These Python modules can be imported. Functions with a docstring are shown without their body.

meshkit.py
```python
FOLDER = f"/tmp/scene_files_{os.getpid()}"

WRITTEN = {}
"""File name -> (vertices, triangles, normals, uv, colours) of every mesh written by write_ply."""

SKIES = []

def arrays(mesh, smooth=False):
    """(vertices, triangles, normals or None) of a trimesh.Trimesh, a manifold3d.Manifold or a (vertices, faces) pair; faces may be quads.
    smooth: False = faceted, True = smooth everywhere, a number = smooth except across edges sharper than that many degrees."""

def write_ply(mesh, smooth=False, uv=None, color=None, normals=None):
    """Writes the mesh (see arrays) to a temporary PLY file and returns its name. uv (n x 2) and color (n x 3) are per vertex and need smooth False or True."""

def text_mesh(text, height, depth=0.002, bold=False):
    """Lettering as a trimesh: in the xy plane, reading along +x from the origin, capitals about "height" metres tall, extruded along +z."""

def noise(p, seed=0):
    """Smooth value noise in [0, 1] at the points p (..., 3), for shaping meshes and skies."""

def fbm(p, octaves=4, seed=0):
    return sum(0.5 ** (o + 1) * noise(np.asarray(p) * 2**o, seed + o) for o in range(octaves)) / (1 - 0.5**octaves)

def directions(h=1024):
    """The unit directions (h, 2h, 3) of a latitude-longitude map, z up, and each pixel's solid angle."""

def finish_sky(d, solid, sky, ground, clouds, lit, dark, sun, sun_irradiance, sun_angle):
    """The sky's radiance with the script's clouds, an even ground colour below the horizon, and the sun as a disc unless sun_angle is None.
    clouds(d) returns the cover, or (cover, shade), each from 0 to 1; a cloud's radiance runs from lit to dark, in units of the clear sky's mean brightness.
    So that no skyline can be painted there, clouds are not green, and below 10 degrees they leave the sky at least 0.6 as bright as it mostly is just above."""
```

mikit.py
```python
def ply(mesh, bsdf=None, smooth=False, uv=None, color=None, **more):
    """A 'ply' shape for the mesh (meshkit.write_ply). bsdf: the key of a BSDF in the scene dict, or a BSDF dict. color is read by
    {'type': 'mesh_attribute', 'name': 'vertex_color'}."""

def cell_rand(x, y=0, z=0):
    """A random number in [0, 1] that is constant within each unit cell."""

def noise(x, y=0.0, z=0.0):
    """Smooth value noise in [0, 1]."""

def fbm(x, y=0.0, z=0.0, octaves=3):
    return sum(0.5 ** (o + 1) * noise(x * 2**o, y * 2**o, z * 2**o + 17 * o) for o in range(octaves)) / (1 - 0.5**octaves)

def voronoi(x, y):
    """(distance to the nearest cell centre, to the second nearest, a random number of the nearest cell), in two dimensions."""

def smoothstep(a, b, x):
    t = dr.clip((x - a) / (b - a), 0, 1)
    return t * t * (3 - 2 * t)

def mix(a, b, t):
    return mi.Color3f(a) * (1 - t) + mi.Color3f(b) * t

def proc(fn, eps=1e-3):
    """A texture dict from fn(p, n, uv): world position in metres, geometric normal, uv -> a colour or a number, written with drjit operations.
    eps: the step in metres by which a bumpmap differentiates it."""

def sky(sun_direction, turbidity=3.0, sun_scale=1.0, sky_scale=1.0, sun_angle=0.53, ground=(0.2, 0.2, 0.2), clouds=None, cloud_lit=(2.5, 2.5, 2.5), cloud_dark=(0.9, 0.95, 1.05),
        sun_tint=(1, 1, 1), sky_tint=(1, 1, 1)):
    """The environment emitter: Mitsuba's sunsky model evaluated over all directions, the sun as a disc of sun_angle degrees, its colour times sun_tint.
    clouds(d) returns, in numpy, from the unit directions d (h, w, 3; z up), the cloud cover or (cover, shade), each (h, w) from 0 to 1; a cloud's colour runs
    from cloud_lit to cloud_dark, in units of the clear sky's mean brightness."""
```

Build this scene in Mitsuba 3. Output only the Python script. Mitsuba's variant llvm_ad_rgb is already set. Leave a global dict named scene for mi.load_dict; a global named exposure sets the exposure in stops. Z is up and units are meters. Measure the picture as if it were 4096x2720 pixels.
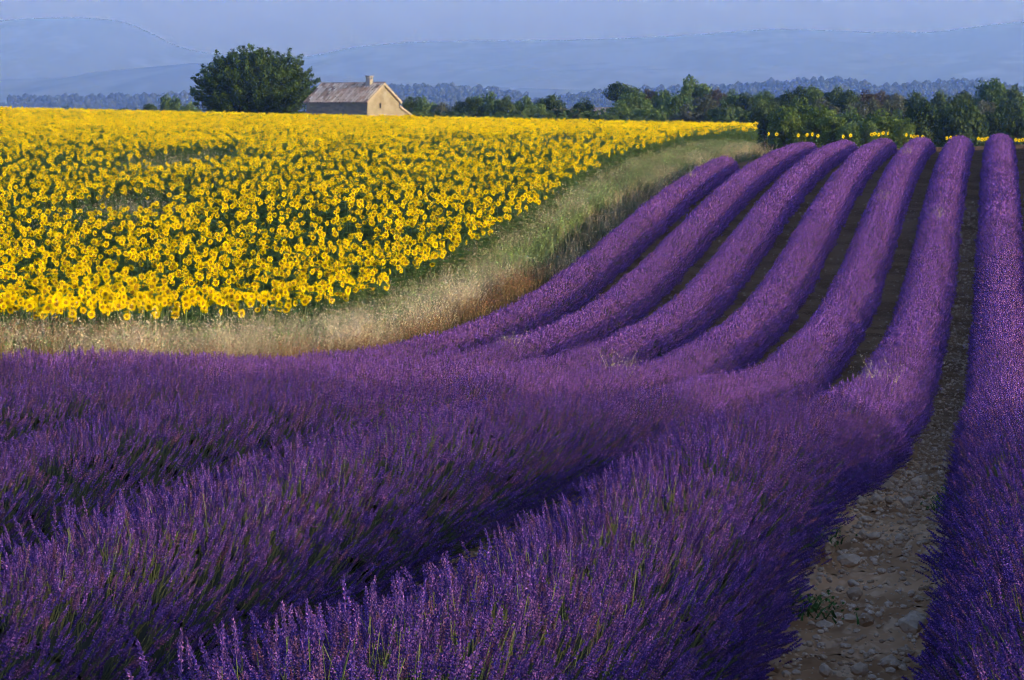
import math
import numpy as np
import trimesh
import mitsuba as mi
import drjit as dr
import mikit
import meshkit
from scipy.interpolate import PchipInterpolator, CubicSpline

T = mi.ScalarTransform4f
scene, labels = {}, {}

# ------------------------------------------------------------------ camera, sky, exposure, air
EYE = 1.62                       # the eye stands this far above the soil at the photographer's feet
FOCAL = 8674.0                   # in pixels of the 4096 wide photograph
YAW, HORIZON = math.radians(12.214), 440.0
PITCH = math.atan((1360 - HORIZON) / FOCAL)
FWD = np.array([-math.sin(YAW) * math.cos(PITCH), math.cos(YAW) * math.cos(PITCH), -math.sin(PITCH)])
RIGHT = np.array([math.cos(YAW), math.sin(YAW), 0.0])
UP = np.cross(RIGHT, FWD)
CAM = np.array([0, 0, EYE])
scene['camera'] = {'type': 'perspective', 'fov': math.degrees(2 * math.atan(2048 / FOCAL)), 'fov_axis': 'x', 'near_clip': 0.3, 'far_clip': 90000.0,
                   'to_world': T().look_at(origin=CAM.tolist(), target=(CAM + FWD).tolist(), up=[0, 0, 1]),
                   'medium': {'type': 'ref', 'id': 'haze_air'}}
SUN_EL, SUN_AZ = math.radians(9.5), math.radians(-17.0)      # low morning sun from the right, a little behind the camera
SUN = [math.cos(SUN_EL) * math.cos(SUN_AZ), math.cos(SUN_EL) * math.sin(SUN_AZ), math.sin(SUN_EL)]
SUN_TINT = (0.62, 0.95, 1.75)
def veil(d):
    """A bright blue haze band along the whole horizon, set to tint the air, thinning out by 24 degrees above it."""
    e = np.degrees(np.arcsin(np.clip(d[..., 2], -1, 1)))
    return 0.92 * np.clip(1 - e / 24.0, 0, 1)
scene['sky'] = mikit.sky(SUN, turbidity=3.0, sun_scale=0.80, sky_scale=0.85, sun_tint=SUN_TINT, sky_tint=(0.72, 0.74, 1.02), ground=(0.12, 0.12, 0.12),
                         clouds=veil, cloud_lit=(1.22, 2.05, 5.6))
exposure = 3.95
scene['haze_air'] = {'type': 'homogeneous', 'albedo': {'type': 'rgb', 'value': [0.88, 0.92, 0.99]}, 'phase': {'type': 'hg', 'g': 0.85},
                     'sigma_t': {'type': 'rgb', 'value': [0.000145, 0.000200, 0.00033]}}

# ------------------------------------------------------------------ helpers
def pix(px, py, Y):
    """The point at the distance Y along the rows that the photograph shows at (px, py)."""
    d = (px - 2048) / FOCAL * RIGHT - (py - 1360) / FOCAL * UP + FWD
    return CAM + d * (Y / d[1])

def ref(m):
    return {'type': 'ref', 'id': m}

def rgb(*c):
    return {'type': 'rgb', 'value': list(map(float, c))}

def obj(key, mesh, mat, smooth=False, color=None, kind=None):
    scene[key] = mikit.ply(mesh, mat, smooth=smooth, color=color)
    if kind:
        labels.setdefault(key, {})['kind'] = kind
    return key

def tag(key, label=None, cat=None, group=None, kind=None):
    d = labels.setdefault(key, {})
    for k, v in (('label', label), ('category', cat), ('group', group), ('kind', kind)):
        if v:
            d[k] = v

used = {}
def num(base):
    n = used.get(base, 0)
    used[base] = n + 1
    return base if n == 0 else f'{base}_{n:03d}'

def group(key, **children):
    scene[key] = {'type': 'shapegroup', **children}

def instance(key, grp, m):
    scene[key] = {'type': 'instance', 'g': ref(grp), 'to_world': T(m.tolist())}

def M(loc=(0, 0, 0), rz=0.0, sc=(1, 1, 1)):
    c, s = math.cos(rz), math.sin(rz)
    m = np.eye(4)
    m[:3, :3] = np.array([[c, -s, 0], [s, c, 0], [0, 0, 1]]) @ np.diag(sc)
    m[:3, 3] = loc
    return m

def cat(parts):
    v, f, n = [], [], 0
    for a, b in parts:
        v.append(a); f.append(b + n); n += len(a)
    return np.vstack(v), np.vstack(f)

def scatter(V, F, org, ex, ey, ez):
    """Copies of the template (V, F) with the frame vectors ex, ey, ez (n x 3, scale included) at org."""
    W = org[:, None] + V[None, :, :1] * ex[:, None] + V[None, :, 1:2] * ey[:, None] + V[None, :, 2:] * ez[:, None]
    n = len(org)
    return W.reshape(-1, 3), (F[None] + (np.arange(n) * len(V))[:, None, None]).reshape(-1, 3)

def unit(a):
    return a / (np.linalg.norm(a, axis=-1, keepdims=True) + 1e-12)

def frames(d, rng):
    r = rng.normal(size=d.shape)
    a = unit(np.cross(d, r))
    return a, np.cross(d, a)

def box(lo, hi):
    m = trimesh.creation.box(np.subtract(hi, lo))
    m.apply_translation((np.add(lo, hi)) / 2)
    return np.array(m.vertices), np.array(m.faces)

def tube(pts, rad, sides=6, cap=False):
    p = np.asarray(pts, float); rad = np.broadcast_to(rad, (len(p),))
    t = unit(np.gradient(p, axis=0))
    a = unit(np.cross(t, np.where(np.abs(t[:, 2:]) < 0.9, [0, 0, 1.0], [1.0, 0, 0])))
    b = np.cross(t, a)
    g = np.arange(sides) * 2 * np.pi / sides
    v = (p[:, None] + rad[:, None, None] * (np.cos(g)[None, :, None] * a[:, None] + np.sin(g)[None, :, None] * b[:, None])).reshape(-1, 3)
    i, j = np.meshgrid(np.arange(len(p) - 1), np.arange(sides), indexing='ij')
    q = np.stack([i * sides + j, i * sides + (j + 1) % sides, (i + 1) * sides + (j + 1) % sides, (i + 1) * sides + j], -1).reshape(-1, 4)
    return v, np.vstack([q[:, [0, 1, 2]], q[:, [0, 2, 3]]])

# ------------------------------------------------------------------ materials
N, FB, mix, ss = mikit.noise, mikit.fbm, mikit.mix, mikit.smoothstep

def two(d):
    return {'type': 'twosided', 'bsdf': d}

def diffuse(c):
    return two({'type': 'diffuse', 'reflectance': c})

VC = {'type': 'mesh_attribute', 'name': 'vertex_color'}
scene['mat_flower'] = diffuse(VC)
scene['mat_grass'] = diffuse(VC)
scene['mat_stem'] = diffuse(rgb(0.12, 0.135, 0.065))
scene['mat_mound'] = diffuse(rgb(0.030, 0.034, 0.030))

def soil(p, n, uv):
    a = FB(p.x * 1.3, p.y * 1.3, 0.0, 4)
    b = FB(p.x * 17.0, p.y * 17.0, 3.0, 3)
    c = mix([0.22, 0.115, 0.055], [0.38, 0.215, 0.110], ss(0.3, 0.7, a))
    c = mix(c, mi.Color3f(0.46, 0.30, 0.18), ss(0.52, 0.75, b) * 0.6) * (0.62 + 1.0 * ss(34.0, 14.0, p.y))  # paler soil nearby, darker towards the far rows
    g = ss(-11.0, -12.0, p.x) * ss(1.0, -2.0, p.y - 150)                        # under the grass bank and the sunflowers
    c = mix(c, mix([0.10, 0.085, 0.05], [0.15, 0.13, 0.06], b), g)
    far = ss(150.0, 180.0, p.y)
    wood = mix([0.05, 0.065, 0.03], [0.13, 0.12, 0.05], ss(0.45, 0.6, FB(p.x * 0.02, p.y * 0.006, 0.0, 3)))
    c = mix(c, wood, far)
    strip = ss(560.0, 600.0, p.y) * ss(1000.0, 900.0, p.y)
    return mix(c, mix([0.42, 0.28, 0.30], [0.45, 0.38, 0.20], ss(760.0, 790.0, p.y)), strip * 0.8)
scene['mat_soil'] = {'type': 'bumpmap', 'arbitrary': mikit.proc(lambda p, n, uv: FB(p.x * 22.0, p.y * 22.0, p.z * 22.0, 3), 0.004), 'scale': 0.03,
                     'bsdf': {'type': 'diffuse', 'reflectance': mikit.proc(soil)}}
def stone_c(p, n, uv):
    return mix([0.30, 0.185, 0.105], [0.56, 0.41, 0.285], N(p.x * 9.0, p.y * 9.0, 0.0)) * (0.75 + 0.5 * FB(p.x * 60.0, p.y * 60.0, p.z * 60.0, 2))
scene['mat_stone'] = diffuse(mikit.proc(stone_c))

def leaf_mat(key, dark, light, scale=1.2, trans=0.5):
    def f(p, n, uv):
        return mix(dark, light, ss(0.3, 0.72, FB(p.x * scale, p.y * scale, p.z * scale, 3)))
    scene[key] = {'type': 'principledthin', 'base_color': mikit.proc(f), 'roughness': 0.6, 'diff_trans': trans, 'eta': 1.4}
leaf_mat('mat_big_tree', [0.038, 0.066, 0.018], [0.105, 0.160, 0.038])
leaf_mat('mat_tree_green', [0.070, 0.120, 0.040], [0.150, 0.215, 0.070], 0.6)
leaf_mat('mat_tree_dark', [0.042, 0.072, 0.032], [0.098, 0.140, 0.054], 0.6)
leaf_mat('mat_tree_grey', [0.075, 0.090, 0.060], [0.150, 0.160, 0.105], 0.6)
leaf_mat('mat_tree_lime', [0.070, 0.115, 0.026], [0.160, 0.220, 0.052], 0.6)
leaf_mat('mat_tree_brown', [0.075, 0.062, 0.045], [0.120, 0.100, 0.065], 0.6)
leaf_mat('mat_hill_wood', [0.045, 0.060, 0.035], [0.085, 0.100, 0.055], 0.03)
leaf_mat('mat_sun_leaf', [0.085, 0.150, 0.042], [0.150, 0.235, 0.070], 2.0, 0.9)
leaf_mat('mat_weed', [0.060, 0.095, 0.035], [0.150, 0.175, 0.080], 0.9, 0.6)
def petal(p, n, uv):
    return mix([0.95, 0.64, 0.001], [0.98, 0.76, 0.003], N(p.x * 7.0, p.y * 7.0, p.z * 7.0))
scene['mat_petal'] = {'type': 'principledthin', 'base_color': mikit.proc(petal), 'roughness': 0.6, 'diff_trans': 0.7, 'eta': 1.35}
scene['mat_disc'] = diffuse(mikit.proc(lambda p, n, uv: mix([0.20, 0.095, 0.010], [0.46, 0.26, 0.015], N(p.x * 45.0, p.y * 45.0, p.z * 45.0))))
scene['mat_sun_stem'] = diffuse(rgb(0.12, 0.17, 0.06))
scene['mat_bark'] = diffuse(rgb(0.07, 0.055, 0.042))

def mountain(p, n, uv):
    w = FB(p.x * 0.002, p.y * 0.002, 0.0, 4)
    c = mix([0.13, 0.15, 0.11], [0.20, 0.21, 0.15], ss(0.35, 0.65, w))
    field = ss(0.60, 0.66, N(p.x * 0.003, p.y * 0.0011, 7.0)) * ss(330.0, 120.0, p.z) * ss(0.5, 0.62, N(p.x * 0.0006, p.y * 0.0005, 2.0))
    return mix(c, mi.Color3f(0.42, 0.33, 0.24), field)
scene['mat_mountain'] = {'type': 'diffuse', 'reflectance': mikit.proc(mountain)}

# ------------------------------------------------------------------ terrain
_Y = np.array([-400, -40, 0, 4, 8, 13, 19, 26, 33, 40, 48, 58, 72, 88, 104, 120, 135, 150, 190, 250, 400, 600, 720, 860, 1000, 1300, 2200, 6000, 24000.])
_F = np.array([-3, -1.6, -1.62, -1.68, -2.158, -2.471, -3.293, -3.974, -4.639, -4.862, -4.998, -4.546, -3.288, -2.246, -1.874, -1.95, -2.2, -2.7, -4.4, -6.5, -9, -8, -7.5, -6.5, -8, -12, -25, -60, -120.])
_C = np.array([0, 0, 0.02, 0.04, 0.021, 0.0108, -0.0242, -0.0156, -0.004, 0.0179, 0.0145, 0.0045, 0.0093, 0.0277, 0.043, 0.04, 0.025, 0.02, 0, 0, 0, 0, 0, 0, 0, 0, 0, 0, 0.])
_m = (_Y >= 4) & (_Y <= 104)
_fs, _cs, _fp, _cp = CubicSpline(_Y[_m], _F[_m]), CubicSpline(_Y[_m], _C[_m]), PchipInterpolator(_Y, _F), PchipInterpolator(_Y, _C)
_tilt = PchipInterpolator([-400, 60, 140, 190, 300, 600, 12000], [0, 0, 0.020, 0.043, 0.043, 0, 0])

def H(X, Y):
    X, Y = np.broadcast_arrays(np.asarray(X, float), np.asarray(Y, float))
    inn = (Y > 4) & (Y < 104)
    Yc = np.clip(Y, 4, 104)
    f, c = np.where(inn, _fs(Yc), _fp(Y)), np.where(inn, _cs(Yc), _cp(Y))
    z = f + c * np.clip(X, -14, 6) + _tilt(Y) * np.clip(-14 - X, 0, 75)
    head = 0.10 * np.clip((-11.3 - X) / 1.6, 0, 1) * np.clip((Y - 20) / 6, 0, 1) * np.clip((66 - Y) / 16, 0, 1)
    plateau = 8.0 * np.exp(-((Y - 790) / 110.0) ** 2) * np.clip((X / np.maximum(Y, 1) + 0.22) / .04, 0, 1) * np.clip((-X / np.maximum(Y, 1) - 0.0) / .03, 0, 1)
    return z + head + plateau + EYE

X0, STEP = 0.417, 1.8
def row_x(k, Y):
    return X0 - STEP * k + 0.293 * (Y / 100) ** 2

def build_ground():
    rng = np.random.default_rng(5)
    xs = np.unique(np.concatenate([-np.geomspace(30, 30000, 64), np.geomspace(8, 30000, 64), np.arange(-30, -2.0, 0.5), np.arange(-2.0, 0.3, 0.036), np.arange(0.3, 8, 0.5)]))
    ys = np.unique(np.concatenate([-np.geomspace(4, 1900, 24), np.arange(-4, 4, 0.5), np.arange(4, 24, 0.045), np.arange(24, 150, 0.5), np.geomspace(150, 21500, 170)]))
    X, Y = np.meshgrid(xs, ys)
    Z = H(X, Y)
    near = np.clip((30 - Y) / 8, 0, 1) * (Y > 2) * (X > -3) * (X < 1.5)
    P = np.stack([X, Y, X * 0], -1)
    bump = 0.10 * (meshkit.fbm(P * 5.5, 3, 1) - 0.5) + 0.13 * np.maximum(meshkit.fbm(P * 12, 3, 4) - 0.5, -0.05)
    furrow = 0.05 * np.clip(np.cos((X - row_x(0.5, Y)) / STEP * 2 * np.pi), -1, 1) * (X > -13) * (X < 6) * (Y < 110) * (Y > -30)
    Z = Z + bump * near + 0.05 * (meshkit.fbm(P * 1.2, 3, 2) - 0.5) * (Y < 200) - furrow
    n, m = X.shape
    i, j = np.meshgrid(np.arange(n - 1), np.arange(m - 1), indexing='ij')
    q = np.stack([i * m + j, i * m + j + 1, (i + 1) * m + j + 1, (i + 1) * m + j], -1).reshape(-1, 4)
    obj('ground', (np.stack([X, Y, Z], -1).reshape(-1, 3), q), 'mat_soil', smooth=True, kind='structure')
    tag('ground', 'brown stony soil of the fields, bare between the lavender rows', 'ground')
    # stones of the path
    ico = trimesh.creation.icosphere(subdivisions=1)
    shapes = []
    for s in range(6):
        v = np.array(ico.vertices)
        v = v * (0.55 + 0.9 * meshkit.noise(v * 1.6 + 10 * s, s))[:, None] * [1.0, 0.82, 0.75]
        group(f'grp_stone_{s}', stone=mikit.ply((v, np.array(ico.faces)), 'mat_stone'))
        shapes.append((v, np.array(ico.faces)))
    for _ in range(300):
        Yp = 5.0 + 17 * rng.random() ** 1.6
        Xp = row_x(0.5, Yp) + rng.uniform(-0.62, 0.56)
        r = 0.015 + 0.042 * rng.random() ** 3.2
        instance(num('ground__stone'), f'grp_stone_{rng.integers(6)}', M((Xp, Yp, H(Xp, Yp) + 0.05 + r * 0.1), rng.uniform(0, 6.28), (r * rng.uniform(.9, 1.4), r, r * rng.uniform(.8, 1.2))))
    small = []
    oct_ = trimesh.creation.icosphere(subdivisions=0)
    for s in range(4):
        v = np.array(oct_.vertices); v = v * (0.7 + 0.6 * meshkit.noise(v * 1.7 + 7 * s, s))[:, None] * [1, .8, .6]
        n = 4200
        Yp = 4.5 + 70 * rng.random(n) ** 3.3
        k = np.where(rng.random(n) < 0.6, 0.5, rng.integers(-1, 6, n) + 0.5)
        Xp = row_x(k, Yp) + rng.uniform(-0.6, 0.6, n)
        r = (0.006 + 0.020 * rng.random(n) ** 3) * (1 + np.clip(Yp - 15, 0, 60) / 35)
        th = rng.uniform(0, 6.28, n)
        o = np.zeros(n)
        small.append(scatter(v, np.array(oct_.faces), np.stack([Xp, Yp, H(Xp, Yp) + 0.05 + r * .15], 1), np.stack([np.cos(th), np.sin(th), o], 1) * r[:, None],
                             np.stack([-np.sin(th), np.cos(th), o], 1) * r[:, None], np.stack([o, o, r], 1)))
    obj('ground__small_stone', cat(small), 'mat_stone', kind='stuff')
build_ground()

def ridge(key, pts, D, depth, rough, seed, label, base=-160, top=None):
    """A range of hills whose skyline, seen from the field, runs through pts (photograph pixels) at the distance D."""
    W = np.array([pix(a, b, D) for a, b in pts])
    lo, hi = W[0, 0] - D * .5, W[-1, 0] + D * .35
    xs, ts = np.linspace(lo, hi, 420), np.linspace(-1.0, 1.3, 70)
    crest = PchipInterpolator(np.r_[lo, W[:, 0], hi], np.r_[W[0, 2] * .8, W[:, 2], W[-1, 2] * 0.9])(xs)
    X, S = np.meshgrid(xs, ts)
    low = base * D / 9000
    P = np.stack([X / (depth * .5), S * 2, X * 0 + seed], -1)
    shape = np.clip(1 - np.abs(S) ** 1.15, -0.3, 1)
    spur = (meshkit.fbm(P * 2.2, 4, seed) - 0.5) * rough * np.clip(np.abs(S) * 2.2, 0, 1) * depth
    fine = (meshkit.fbm(P * 22, 3, seed + 3) - 0.5) * rough * depth * 0.015
    Z = low + (crest[None] - low) * shape + np.where(S < 0, np.minimum(spur, 0.8 * (1 - shape) * (crest[None] - low)), spur * .4) + fine
    Y = D + S * depth
    n, m = X.shape
    i, j = np.meshgrid(np.arange(n - 1), np.arange(m - 1), indexing='ij')
    q = np.stack([i * m + j, i * m + j + 1, (i + 1) * m + j + 1, (i + 1) * m + j], -1).reshape(-1, 4)
    obj(key, (np.stack([X, Y, Z], -1).reshape(-1, 3), q), 'mat_mountain', smooth=True, kind='structure')
    tag(key, label, 'hills')
    from scipy.interpolate import RegularGridInterpolator
    return RegularGridInterpolator((ts * depth + D, xs), Z, bounds_error=False, fill_value=low)

ridge('mountain', [(-600, 110), (0, 82), (150, 72), (300, 70), (420, 78), (500, 90), (560, 112), (640, 150), (700, 180), (780, 203), (900, 218), (1300, 235), (2000, 300), (3000, 330)], 17500, 2900, 0.05, 3,
      'hazy blue flat-topped mountain on the left skyline')
ridge('mountain_001', [(200, 330), (800, 280), (1100, 240), (1250, 222), (1475, 182), (1735, 166), (2255, 160), (2776, 139), (3105, 117), (3643, 131), (4096, 88), (4700, 70)], 14200, 3700, 0.05, 11,
      'long hazy blue mountain ridge across the right skyline')
ridge('hills', [(-500, 330), (0, 318), (255, 311), (356, 292), (534, 274), (712, 258), (771, 252), (1000, 262), (1300, 300), (1900, 345), (3000, 370), (4100, 365)], 8400, 1750, 0.05, 21,
      'low hazy blue hill in front of the left mountain')
H1 = [(-400, 398), (0, 410), (200, 402), (400, 399), (780, 392), (1100, 385), (1400, 372), (1600, 360), (1830, 357), (1960, 365), (2080, 390), (2180, 418), (2230, 418), (2300, 396), (2430, 375), (2800, 362), (3100, 347), (3250, 336), (3360, 330), (3430, 343),
      (3600, 358), (3700, 346), (3840, 334), (4000, 352), (4096, 366), (4500, 372)]
hill_z = ridge('hills_001', H1, 3200, 640, 0.02, 31, 'nearer blue wooded hills behind the belt of trees', base=-60)

# ------------------------------------------------------------------ trees
QUAD = (np.array([[0, -.5, 0], [.38, 0, .06], [0, .5, 0], [-.38, 0, .06]]), np.array([[0, 1, 2], [0, 2, 3]]))

def leaves(pts, nrm, size, rng):
    n = len(pts)
    d = unit(nrm + 0.75 * rng.normal(size=(n, 3)))
    a, b = frames(d, rng)
    s = size * rng.uniform(.6, 1.35, n)[:, None]
    return scatter(*QUAD, pts, a * s, b * s, d * s)

def crown(rng, lobes, per, lobe_r, leaf, flat=0.8, taper=0.0):
    """Foliage in a unit box: radius 1 sideways, from z = 0 to 2."""
    parts = []
    for _ in range(lobes):
        while True:
            c = rng.uniform(-1, 1, 3)
            if (c ** 2).sum() < 1: break
        c = c * (1 - lobe_r * 0.7)
        c[:2] *= 1 - taper * (c[2] + 1) / 2
        n = unit(rng.normal(size=(per, 3)))
        r = lobe_r * rng.uniform(.65, 1.3) * np.clip(rng.normal(.9, .17, per), .3, 1.35)[:, None]
        p = c + n * r * [1, 1, flat]
        parts.append(leaves(p + [0, 0, 1], n, leaf, rng))
    V, F = cat(parts)
    lo, hi = np.percentile(V, 1.5, axis=0), np.percentile(V, 98.5, axis=0)
    return (V - [(lo[0] + hi[0]) / 2, (lo[1] + hi[1]) / 2, lo[2]]) * [2 / (hi[0] - lo[0]), 2 / (hi[1] - lo[1]), 2 / (hi[2] - lo[2])], F

rng = np.random.default_rng(17)
CROWNS = {'round': [crown(rng, 34, 130, .36, .12) for _ in range(3)], 'bushy': [crown(rng, 40, 110, .29, .12) for _ in range(4)],
          'tall': [crown(rng, 30, 120, .30, .13, 1.0, .6) for _ in range(3)]}
def trunk_mesh(rng):
    parts = [tube([(0, 0, -.35), (.02, .01, .5), (-.02, .03, 1.05)], [.10, .07, .03], 6)]
    for _ in range(5):
        a = rng.uniform(0, 6.28); z = rng.uniform(.25, .8)
        parts.append(tube([(0, 0, z), (.3 * math.cos(a), .3 * math.sin(a), z + .3), (.62 * math.cos(a), .62 * math.sin(a), z + .7)], [.05, .03, .012], 4))
    return cat(parts)
group('grp_trunk', trunk=mikit.ply(trunk_mesh(rng), 'mat_bark', smooth=True))
_crown_ply = {}

def belt_tree(px, top, w, Y, kind, mat, label, name='broadleaf_tree'):
    c = pix(px, top, Y)
    half = w / 2 * Y / FOCAL * 1.04
    g = float(H(c[0], Y))
    hgt = c[2] - g
    base = max(0.04 * hgt, hgt - half * {'round': 2.0, 'bushy': 2.2, 'tall': 3.6}[kind])
    key = num(name)
    i = int(rng.integers(len(CROWNS[kind])))
    if (kind, i, mat) not in _crown_ply:
        _crown_ply[kind, i, mat] = f'grp_crown_{kind}_{i}_{mat}'
        group(_crown_ply[kind, i, mat], crown=mikit.ply(CROWNS[kind][i], mat))
    rz = rng.uniform(0, 6.28)
    m = M((c[0], Y, g + base), rz, (half, half, (hgt - base) / 2))
    instance(key + '__crown', _crown_ply[kind, i, mat], m)
    instance(key + '__trunk', 'grp_trunk', M((c[0], Y, g), rz, (half * .7, half * .7, max(hgt * .6, .5))))
    tag(key, label, 'tree', 'trees of the belt beyond the fields')

G, DK, GR, LM, BR = 'mat_tree_green', 'mat_tree_dark', 'mat_tree_grey', 'mat_tree_lime', 'mat_tree_brown'
COL = {G: 'mid green', DK: 'dark green', GR: 'grey green', LM: 'yellow green', BR: 'brownish'}
SHP = {'round': 'round-crowned', 'bushy': 'bushy', 'tall': 'slender'}
BACK = [(1650, 393, 70, 235, 'bushy', DK), (1705, 404, 105, 225, 'bushy', G), (1765, 421, 75, 215, 'round', GR), (1837, 412, 60, 225, 'bushy', DK), (1886, 396, 80, 215, 'bushy', DK), (1941, 386, 125, 225, 'round', G),
        (2013, 396, 90, 215, 'bushy', DK), (2098, 399, 92, 220, 'bushy', G), (2150, 423, 80, 205, 'bushy', G), (2167, 399, 50, 240, 'bushy', DK), (2206, 386, 88, 230, 'round', DK), (2240, 440, 90, 200, 'bushy', GR), (2288, 443, 95, 200, 'bushy', GR),
        (2338, 408, 88, 225, 'bushy', DK), (2415, 456, 80, 195, 'bushy', G), (2470, 336, 83, 240, 'round', DK), (2520, 349, 74, 235, 'round', DK), (2536, 379, 115, 225, 'bushy', G), (2492, 423, 110, 205, 'bushy', G), (2597, 364, 65, 245, 'round', BR),
        (2657, 373, 105, 235, 'bushy', G), (2773, 328, 140, 245, 'bushy', G), (2701, 388, 115, 215, 'bushy', G), (2600, 430, 120, 200, 'bushy', G), (2822, 388, 100, 225, 'round', GR), (2866, 364, 80, 245, 'round', BR), (2760, 440, 110, 200, 'bushy', GR),
        (2937, 377, 88, 235, 'bushy', G), (2981, 376, 58, 225, 'bushy', DK), (2890, 440, 110, 200, 'bushy', DK), (3036, 382, 83, 230, 'round', G), (3069, 369, 67, 240, 'round', G), (3110, 395, 60, 235, 'round', DK), (3157, 374, 66, 225, 'bushy', DK), (3200, 352, 66, 235, 'bushy', DK),
        (3250, 352, 86, 240, 'round', G), (3338, 361, 100, 235, 'bushy', DK), (3393, 370, 90, 225, 'round', DK), (3464, 374, 78, 230, 'bushy', BR), (3519, 372, 70, 240, 'round', BR), (3585, 385, 92, 225, 'round', GR), (3667, 377, 90, 220, 'round', DK),
        (3755, 372, 52, 215, 'tall', DK), (3821, 387, 95, 225, 'bushy', DK), (3860, 372, 85, 235, 'round', DK), (3975, 330, 112, 230, 'round', G), (4063, 358, 64, 230, 'tall', DK), (4052, 400, 100, 205, 'bushy', DK),
        (3300, 415, 110, 205, 'bushy', GR), (3420, 425, 120, 200, 'bushy', GR), (3490, 409, 115, 210, 'round', GR), (3568, 412, 105, 205, 'bushy', GR), (3390, 450, 110, 190, 'bushy', G), (3935, 415, 110, 200, 'bushy', GR), (3985, 440, 120, 185, 'bushy', DK), (4070, 455, 120, 180, 'bushy', DK), (3790, 440, 90, 195, 'bushy', DK)]
FRONT = [(3060, 412, 100, 160, 'bushy', DK), (3140, 437, 105, 157, 'bushy', LM), (3206, 418, 140, 165, 'bushy', LM), (3272, 442, 110, 158, 'bushy', LM), (3330, 462, 95, 152, 'bushy', LM), (3400, 500, 90, 150, 'bushy', G), (3541, 462, 140, 155, 'bushy', LM), (3618, 482, 72, 150, 'round', LM), (3470, 492, 70, 152, 'bushy', G)]
PINES = [(3690, 418, 145, 172, 'round', DK), (3849, 416, 170, 165, 'round', DK)]
LEFT = [(261, 440, 80, 300, 'bushy', DK), (332, 437, 62, 300, 'bushy', DK), (440, 447, 90, 290, 'bushy', G), (510, 443, 120, 290, 'bushy', DK), (599, 419, 52, 280, 'round', DK), (664, 388, 44, 290, 'tall', G), (700, 395, 40, 285, 'tall', G), (759, 419, 84, 280, 'round', G), (870, 424, 110, 285, 'bushy', DK), (1190, 440, 90, 260, 'bushy', DK)]
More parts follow.
